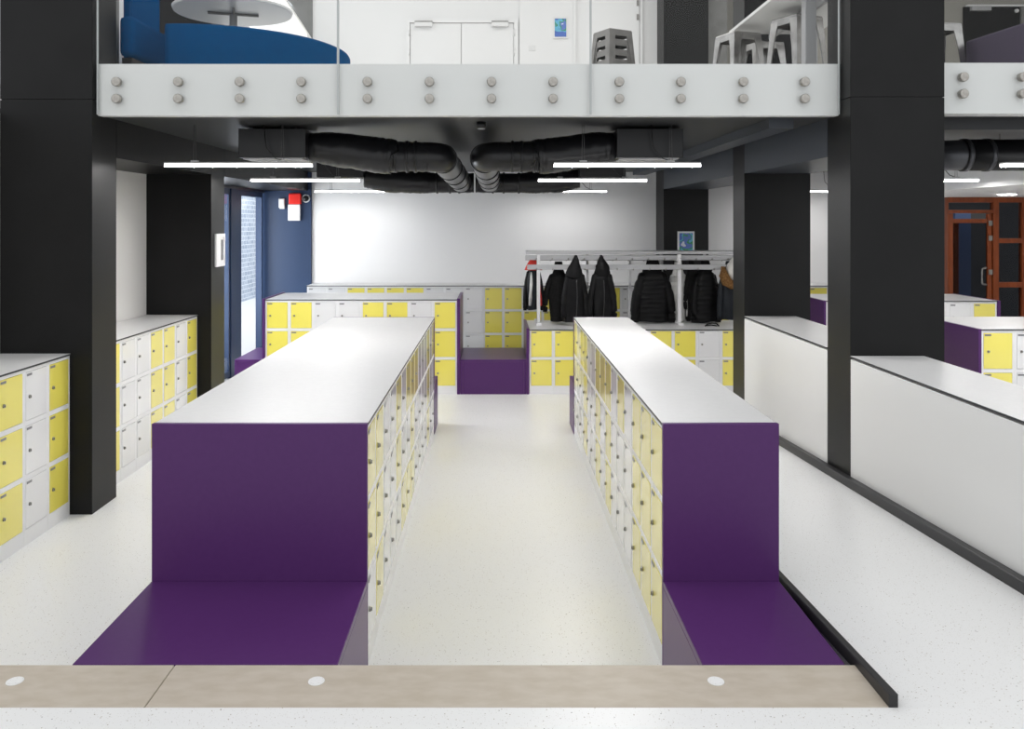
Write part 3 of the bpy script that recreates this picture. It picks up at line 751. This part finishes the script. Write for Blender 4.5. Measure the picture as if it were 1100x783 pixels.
# ------------------------------------------------------------------ timber doors in the far bay
def P(px, y=13.33): return (px - 531) * y / FPX
def Z(py, y=13.33): return CAM_H - (py - 239) * y / FPX
e = link('door_3', None); e['kind'] = 'structure'
y0, y1 = 13.30, 13.40
xl, xr = 7.16, 9.49
def tb(x0, x1, z0, z1, name='frame', m='timber', ya=y0, yb=y1): return box_obj(name, (x0, x1, ya, yb, z0, z1), m, e, 0.003)
xm0, xm1, xR0 = P(1066), P(1072), P(1097)
tb(xl, P(1018), 0, 2.55); tb(xm0, xm1, 0, 2.55); tb(xR0, xR0 + .09, 0, 2.55); tb(xR0 + 1.0, xR0 + 1.09, 0, 2.55)
tb(P(1018), xm0, Z(217.5), 2.55); tb(xm1, xR0, Z(217.5), 2.55); tb(xR0 + .09, xR0 + 1.0, Z(217.5), 2.55)
tb(P(1018), xm0, Z(229), Z(225.5))
for za, zb_ in ((Z(261), Z(256)), (Z(308.5), Z(303)), (0.0, 0.15)):
    tb(xm1, xR0, za, zb_); tb(xR0 + .09, xR0 + 1.0, za, zb_)
tb(P(1018.5), xm0 - .01, Z(225.3), Z(217.7), 'pane', 'dark_glass', 13.34, 13.35)
for a, b in ((Z(256), Z(217.5)), (Z(303), Z(261)), (.15, Z(308.5))): tb(xm1, xR0, a, b, 'pane', 'dark_glass', 13.34, 13.35)
leaf = tb(P(1019), P(1023.5), 0.02, Z(229.5), 'leaf', 'timber', 13.32, 13.37)
lx0, lx1 = P(1023.5), P(1065.5)
def lb(name, x0, x1, z0, z1, m, ya=13.32, yb=13.37): return box_obj(name, (x0, x1, ya, yb, z0, z1), m, leaf, 0.002)
lb('rail', lx0, P(1060), Z(239.5), Z(235), 'timber'); lb('stile', P(1060.5), lx1 - .01, .02, Z(229.5), 'timber')
lb('stile', P(1042), P(1047.5), 0.02, Z(239.5), 'timber', 13.80, 13.84)
lb('rail', lx0, P(1060.4), .02, .2, 'timber')
lb('pane', lx0, P(1060.4), .2, Z(239.5), 'dark_glass', 13.34, 13.35)
for py in (239.5, 255.5, 292): lb('hinge', P(1061), P(1065), Z(py + 3), Z(py - 2.5), 'chrome', 13.295, 13.318)
bm = bmesh.new(); hx = P(1058.5)
add_tube(bm, smooth([(hx, 13.34, Z(287.5)), (hx - .02, 13.27, Z(287.5)), (hx - .09, 13.25, Z(288.5)), (hx - .10, 13.25, Z(292)), (hx - .10, 13.25, Z(301)), (hx - .09, 13.25, Z(304.5)), (hx - .02, 13.27, Z(305.5)), (hx, 13.34, Z(305.5))], 6), 0.014, 12)
obj('handle', bm, 'chrome', leaf)
struct('wall_lobby', (7.1, 14.0, 15.0, 15.1, 0, 2.9), 'dark')
struct('wall_lobby_side', (7.0, 7.1, 13.61, 15.0, 0, 2.9), 'dark')
tag(box_obj('lobby_panel', (P(1026, 14.2), P(1043, 14.2), 14.2, 14.26, 0.0, 2.36), 'lobby_blue', bev=0.003), 'blue door leaf seen through the timber door glass', 'door leaf')
tag(box_obj('downlight', (P(1074, 12), P(1087, 12), 11.9, 12.05, 2.543, 2.5495), 'lamp', bev=0.002), 'small recessed downlight in the white bulkhead by the timber doors', 'downlight')

# ------------------------------------------------------------------ upper gallery
struct('wall_gallery', (-2.88, 0.40, 13.36, 13.55, MEZ, 6.6), 'white_wall')
struct('wall_gallery', (0.40, 2.57, 13.30, 13.55, MEZ, 6.6), 'white_wall')
struct('wall_gallery', (3.25, 9.5, 13.36, 13.55, MEZ, 6.6), 'beige_wall')
struct('wall_gallery_concrete', (-4.6, -2.88, 13.33, 13.55, MEZ, 6.6), 'grey_wall')
struct('trim_1', (3.30, 3.62, 13.10, 13.355, MEZ, 6.6), 'grey_wall')
struct('trim_2', (3.80, 4.0, 13.10, 13.355, MEZ, 6.6), 'white_wall')
def G(px, y=13.3): return (px - 531) * y / FPX
# sloping white stair soffit at the back of the gallery
bm = bmesh.new()
pp = [(G(200), 5.75), (G(296), 5.75), (G(334), 5.1), (G(352), 4.6), (G(352), 4.3), (G(240), 4.3)]
lo = [bm.verts.new((x, 12.6, z)) for x, z in [(G(268, 12.6), 5.75), (G(294, 12.6), 5.75), (G(330, 12.6), Z(36, 12.6)), (G(330, 12.6) - .08, Z(46, 12.6)), (G(268, 12.6), Z(46, 12.6))]]
hi = [bm.verts.new(v.co + Vector((0, .3, 0))) for v in lo]
bm.faces.new(lo); bm.faces.new(hi[::-1])
for i in range(5): bm.faces.new((lo[i], lo[(i + 1) % 5], hi[(i + 1) % 5], hi[i]))
for v in bm.verts:
    if v.co.z < 4.9: v.co.z = MEZ
o = obj('trim_3', bm, 'warm_wall'); o['kind'] = 'structure'
struct('trim_4', (-3.20, -3.05, 6.7, 6.85, MEZ, 6.6), 'grey_wall')
struct('trim_5', (-3.42, -3.30, 7.4, 7.5, MEZ, 6.6), 'white_wall')
# double door
e = link('door_1', None); e['kind'] = 'structure'
yd = 13.36
def gz(py): return CAM_H - (py - 239) * yd / FPX
def gx(px): return (px - 531) * yd / FPX
bm = bmesh.new()
add_box(bm, gx(436), gx(440.5), yd - .05, yd, MEZ, gz(20.5)); add_box(bm, gx(552), gx(556.5), yd - .05, yd, MEZ, gz(20.5)); add_box(bm, gx(440.5), gx(552), yd - .05, yd, gz(25), gz(20.5))
obj('door_frame', bm, 'white_wall', e)
for x0, x1, s in ((441, 495.2, 1), (496, 551.5, -1)):
    lf = box_obj('door_leaf', (gx(x0), gx(x1), yd - .03, yd - .002, MEZ, gz(25.5)), 'white_wall', e, 0.003)
    c0, c1 = (446, 465) if s > 0 else (528, 546)
    bm = bmesh.new(); add_box(bm, gx(c0), gx(c1), yd - .10, yd - .031, gz(29.5), gz(25), bev=0.006); obj('door_closer', bm, 'white_plastic', lf)
    bm = bmesh.new(); add_box(bm, gx(c0), gx(c1), yd - .102, yd - .04, gz(25), gz(24), bev=0.002); obj('closer_arm', bm, 'gunmetal', lf)
    hx = 440 if s > 0 else 552.2
    for hp in (36, 57):
        bm = bmesh.new(); add_cyl(bm, (gx(hx), yd - .055, gz(hp + 3.5)), (gx(hx), yd - .055, gz(hp - 3.5)), 0.010, seg=10); obj('hinge', bm, 'white_plastic', lf)
e = link('door_2', None); e['kind'] = 'structure'
yd = 13.30
box_obj('door_leaf', (gx(634), gx(686), yd - .03, yd - .001, MEZ, 6.2), 'white_wall', e, 0.003)
box_obj('door_frame', (gx(687.5), gx(690), yd - .04, yd - .001, MEZ, 6.2), 'white_wall', e)
box_obj('door_frame', (gx(616), gx(618.5), yd - .04, yd - .001, MEZ, 6.2), 'white_wall', e)
for hp in (4, 19): box_obj('hinge', (gx(683.5), gx(686), yd - .045, yd - .031, gz(hp + 3), gz(hp - 3)), 'gunmetal', e)
framed('poster', 'blue and white poster on the white gallery wall beside the double door', 'poster', (gx(602), 13.30, gz(30)), 0.235, 0.34, 0, 'poster_a')
e = thing('light_switch', 'white light switch on the gallery wall below the poster', 'switch', (gx(571.5), 13.30, gz(51.5)))
box_obj('plate', (-.05, .05, -.012, -.001, -.045, .045), 'white_plastic', e, 0.004); box_obj('rocker', (-.025, .025, -.018, -.012, -.025, .025), 'white_plastic', e, 0.003)

# stools
def stool_parts(e, h, m, seat_w=0.30, foot=0.40):
    s = seat_w / 2; f = foot / 2
    bm = bmesh.new()
    add_box(bm, -s, s, -s, s, h - 0.022, h, bev=0.010)
    for a in (-1, 1):
        add_box(bm, -s, s, min(a * s, a * (s - .006)), max(a * s, a * (s - .006)), h - 0.07, h - 0.015)
        add_box(bm, min(a * s, a * (s - .006)), max(a * s, a * (s - .006)), -s, s, h - 0.07, h - 0.015)
    obj('seat', bm, m, e)
    for a in (-1, 1):
        for b in (-1, 1):
            bm = bmesh.new()
            def quad(t, wdt):
                cxx = a * (s + (f - s) * t); cyy = b * (s + (f - s) * t); z = (h - 0.03) * (1 - t)
                return [(cxx, cyy, z), (cxx - a * wdt, cyy, z), (cxx - a * wdt, cyy - b * .008, z), (cxx - a * .010, cyy - b * .010, z), (cxx - a * .008, cyy - b * wdt, z), (cxx, cyy - b * wdt, z)]
            A = [bm.verts.new(p) for p in quad(0.0, 0.085)]; B = [bm.verts.new(p) for p in quad(0.25, 0.06)]; D = [bm.verts.new(p) for p in quad(1.0, 0.032)]
            for U, V in ((A, B), (B, D)):
                for i in range(6): bm.faces.new((U[i], U[(i + 1) % 6], V[(i + 1) % 6], V[i]))
            bm.faces.new(A[::-1]); bm.faces.new(D)
            obj('leg', bm, m, e)
    bm = bmesh.new(); zf = h * 0.33; k = s + (f - s) * (1 - zf / (h - .03)) - .006
    for a in (-1, 1):
        add_box(bm, -k, k, a * k - .004, a * k + .004, zf - .012, zf + .012); add_box(bm, a * k - .004, a * k + .004, -k, k, zf - .012, zf + .012)
    obj('foot_rail', bm, m, e)
def stool(x, y, z, rz, label, h=0.72, m='galv'):
    e = thing('stool', label, 'stool', (x, y, z), rz, 'metal stools on the gallery'); stool_parts(e, h, m); return e
stool(2.30, 7.95, MEZ, 0.35, 'galvanised metal stool under the end of the white counter')
stool(2.62, 7.30, MEZ, 0.45, 'galvanised metal stool behind the white counter leg')
stool(2.66, 8.36, MEZ, 0.2, 'small looking metal stool between the two other counter stools')
stool(3.98, 7.60, MEZ, 0.1, 'metal stool half hidden beside the wide black column')
for k, l in ((0, 'lowest'), (1, 'second lowest'), (2, 'second highest'), (3, 'topmost')):
    stool(cx(658, 9.2), 9.2, MEZ + 0.107 * k, 0.5, '%s gunmetal stool of the stack by the white gallery wall' % l, 0.71, 'gunmetal')
# counter
e = thing('counter_table', 'white counter table reaching over the metal stools', 'table', (2.72, 7.4, MEZ))
box_obj('table_top', (-0.42, 0.42, -0.72, 0.86, 0.795, 0.825), 'white_gloss', e, 0.004)
box_obj('leg', (-0.225, -0.135, -0.64, -0.55, 0.0, 0.794), 'galv_paint', e, 0.004)
box_obj('leg', (0.30, 0.39, -0.64, -0.55, 0.0, 0.794), 'galv_paint', e, 0.004)
box_obj('leg', (0.30, 0.39, 0.70, 0.79, 0.0, 0.794), 'galv_paint', e, 0.004)
box_obj('apron', (-0.05, -0.02, -0.60, 0.8, 0.73, 0.794), 'galv_paint', e, 0.002)

# sofas and the round table
def arc_sofa(cx_, cy_, r, a0, a1, h0, h1, th, label):
    e = thing('curved_sofa', label, 'sofa', (cx_, cy_, MEZ))
    bm = bmesh.new(); n = 48
    prof = []
    for i in range(n + 1):
        a = a0 + (a1 - a0) * i / n
        h = h0 + (h1 - h0) * (i / n)
        d = Vector((math.cos(a), math.sin(a), 0))
        ring = [bm.verts.new(d * rr + Vector((0, 0, zz))) for rr, zz in ((r - .01, 0.06), (r, 0.10), (r, h - .03), (r - .012, h - .008), (r - .03, h), (r - th + .03, h), (r - th, h - .03), (r - th, 0.06))]
        prof.append(ring)
    for i in range(n):
        for k in range(8):
            f = bm.faces.new((prof[i][k], prof[i][(k + 1) % 8], prof[i + 1][(k + 1) % 8], prof[i + 1][k])); f.smooth = True
    bm.faces.new(prof[0][::-1]); bm.faces.new(prof[-1])
    obj('backrest', bm, 'fabric_blue', e)
    bm = bmesh.new(); prof = []
    for i in range(n + 1):
        a = a0 + (a1 - a0) * i / n; d = Vector((math.cos(a), math.sin(a), 0))
        prof.append([bm.verts.new(d * rr + Vector((0, 0, zz))) for rr, zz in ((r - th - .002, .1), (r - th - .002, .38), (r - th - .32, .38), (r - th - .32, .1))])
    for i in range(n):
        for k in range(4):
            f = bm.faces.new((prof[i][k], prof[i][(k + 1) % 4], prof[i + 1][(k + 1) % 4], prof[i + 1][k])); f.smooth = True
    bm.faces.new(prof[0][::-1]); bm.faces.new(prof[-1])
    obj('seat', bm, 'fabric_blue', e)
    bm = bmesh.new()
    for i in range(4):
        a = a0 + (a1 - a0) * (i + .3) / 3.6; d = Vector((math.cos(a), math.sin(a), 0)) * (r - .1); add_cyl(bm, d, d + Vector((0, 0, .09)), .02, seg=12)
    obj('foot', bm, 'keyhole', e)
    return e
arc_sofa(-2.46, 7.75, 1.12, math.radians(-97), math.radians(20), 0.525, 0.50, 0.14, 'curved blue sofa with low back around the round white table')
e = thing('round_table', 'round white table on a steel pedestal behind the curved blue sofa', 'table', (-2.36, 7.62, MEZ))
bm = bmesh.new(); add_cyl(bm, (0, 0, .845), (0, 0, .870), 0.515, 0.525, 64); add_cyl(bm, (0, 0, .870), (0, 0, .875), 0.525, .52, 64); obj('table_top', bm, 'white_gloss', e)
bm = bmesh.new(); add_cyl(bm, (0, 0, .02), (0, 0, .83), 0.035, seg=20); obj('pedestal', bm, 'galv_paint', e)
bm = bmesh.new()
for a in (0.3, 0.3 + PI / 2): 
    c, s = math.cos(a) * .22, math.sin(a) * .22; add_cyl(bm, (-c, -s, .832), (c, s, .832), .012, seg=10)
obj('top_bracket', bm, 'gunmetal', e)
bm = bmesh.new(); add_cyl(bm, (0, 0, 0), (0, 0, .02), 0.28, .27, 40); obj('foot_plate', bm, 'galv_paint', e)

e = thing('high_back_sofa', 'blue sofa with a tall back by the gallery window', 'sofa', (-2.95, 7.2, MEZ))
bm = bmesh.new(); add_box(bm, -0.035, 0.095, -0.52, 1.25, 0.27, 0.595, bev=0.045)
for f in bm.faces: f.smooth = True
obj('armrest', bm, 'fabric_blue', e)
bm = bmesh.new(); add_box(bm, -0.42, -0.30, 0.32, 1.02, 0.24, 1.45, bev=0.04)
obj('backrest', bm, 'fabric_blue', e)
bm = bmesh.new(); add_box(bm, -0.295, -0.04, 0.32, 1.0, 0.24, 0.45, bev=0.02); obj('seat', bm, 'fabric_blue', e)
bm = bmesh.new()
add_box(bm, -0.02, 0.06, -0.48, 1.2, 0.0, 0.265); obj('plinth', bm, 'dark', e)

e = thing('plum_sofa', 'plum grey sofa on the gallery in front of the dark door', 'sofa', (4.22, 7.55, MEZ), 0.10)
bm = bmesh.new(); add_box(bm, 0.0, 0.16, -1.05, 0.0, 0.06, 0.575, bev=0.02); obj('backrest', bm, 'fabric_plum', e)
bm = bmesh.new(); add_box(bm, 0.165, 0.8, -1.05, 0.0, 0.06, 0.40, bev=0.03); obj('seat', bm, 'fabric_plum', e)
bm = bmesh.new(); add_box(bm, 0.05, 0.75, -1.0, -.05, 0.0, 0.06); obj('plinth', bm, 'dark', e)
# dark door in the far gallery bay
e = link('door_4', None); e['kind'] = 'structure'
yd = 13.36
lf = box_obj('door_leaf', (gx(1034), gx(1094), yd - .04, yd - .002, MEZ, gz(8)), 'black', e, 0.003)
box_obj('door_frame', (gx(1037), gx(1110), yd - .07, yd - .002, gz(7.9), gz(6)), 'white_wall', e)
box_obj('door_frame', (gx(1094.3), gx(1097.5), yd - .07, yd - .002, MEZ, gz(8)), 'grey_wall', e)
bm = bmesh.new(); add_box(bm, gx(1040), gx(1061), yd - .11, yd - .041, gz(13), gz(8.3), bev=.006); obj('door_closer', bm, 'galv_paint', lf)
bm = bmesh.new(); add_cyl(bm, (gx(1090), yd - .04, gz(12.5)), (gx(1090), yd - .07, gz(12.5)), 0.032, 0.028, 20); obj('door_sensor', bm, 'white_plastic', lf)

# ------------------------------------------------------------------ light, camera, view
w = bpy.data.worlds.new('World'); scene.world = w; w.use_nodes = True
bg = w.node_tree.nodes['Background']
bg.inputs['Color'].default_value = (0.96, 0.98, 1.0, 1); bg.inputs['Strength'].default_value = 0.9
def area(name, loc, rot, sx, sy, power, col=(1, 1, 1)):
    l = bpy.data.lights.new(name, 'AREA'); l.shape = 'RECTANGLE'; l.size = sx; l.size_y = sy; l.energy = power; l.color = col
    o = bpy.data.objects.new(name, l); C.objects.link(o); o.location = loc; o.rotation_euler = rot; return o
area('window_daylight', (-4.3, 11.4, 1.6), (0, -PI / 2, 0), 2.4, 3.6, 160, (0.93, 0.96, 1.0))
area('hall_fill_light', (0.8, 2.6, 7.5), (0.25, 0, 0), 8, 4, 30, (1, 0.99, 0.97))  # added overhead fill for the near hall, standing for a presumed skylight

area('gallery_fill_light', (0.5, 9.8, 6.55), (0, 0, 0), 9, 5, 150, (1, 0.99, 0.97))  # added fill lamp, brightens the gallery walls and furniture
area('lobby_fill_light', (8.3, 14.2, 2.85), (0, 0, 0), 1.5, 0.6, 14, (1, 0.98, 0.95))  # added fill lamp so the blue leaf behind the timber door looks lit
area('street_fill_light', (-4.6, 18, 7.0), (0, PI / 4 , 0), 4, 16, 900, (0.85, 0.92, 1.0))  # added lamp that brightens the brick front outside the windows
cam = bpy.data.cameras.new('Camera'); co = bpy.data.objects.new('Camera', cam); C.objects.link(co)
co.location = (0, 0, CAM_H); co.rotation_euler = (PI / 2, 0, 0)
cam.sensor_fit = 'HORIZONTAL'; cam.sensor_width = 36; cam.lens = 36 * FPX / 1100
cam.shift_x = 19 / 1100; cam.shift_y = -(391.5 - 239) / 1100
cam.clip_start = 0.05; cam.clip_end = 200
scene.camera = co
vs_ = scene.view_settings
vs_.view_transform = 'Standard'; vs_.look = 'None'; vs_.gamma = 1; vs_.use_curve_mapping = False
vs_.exposure = 0.25
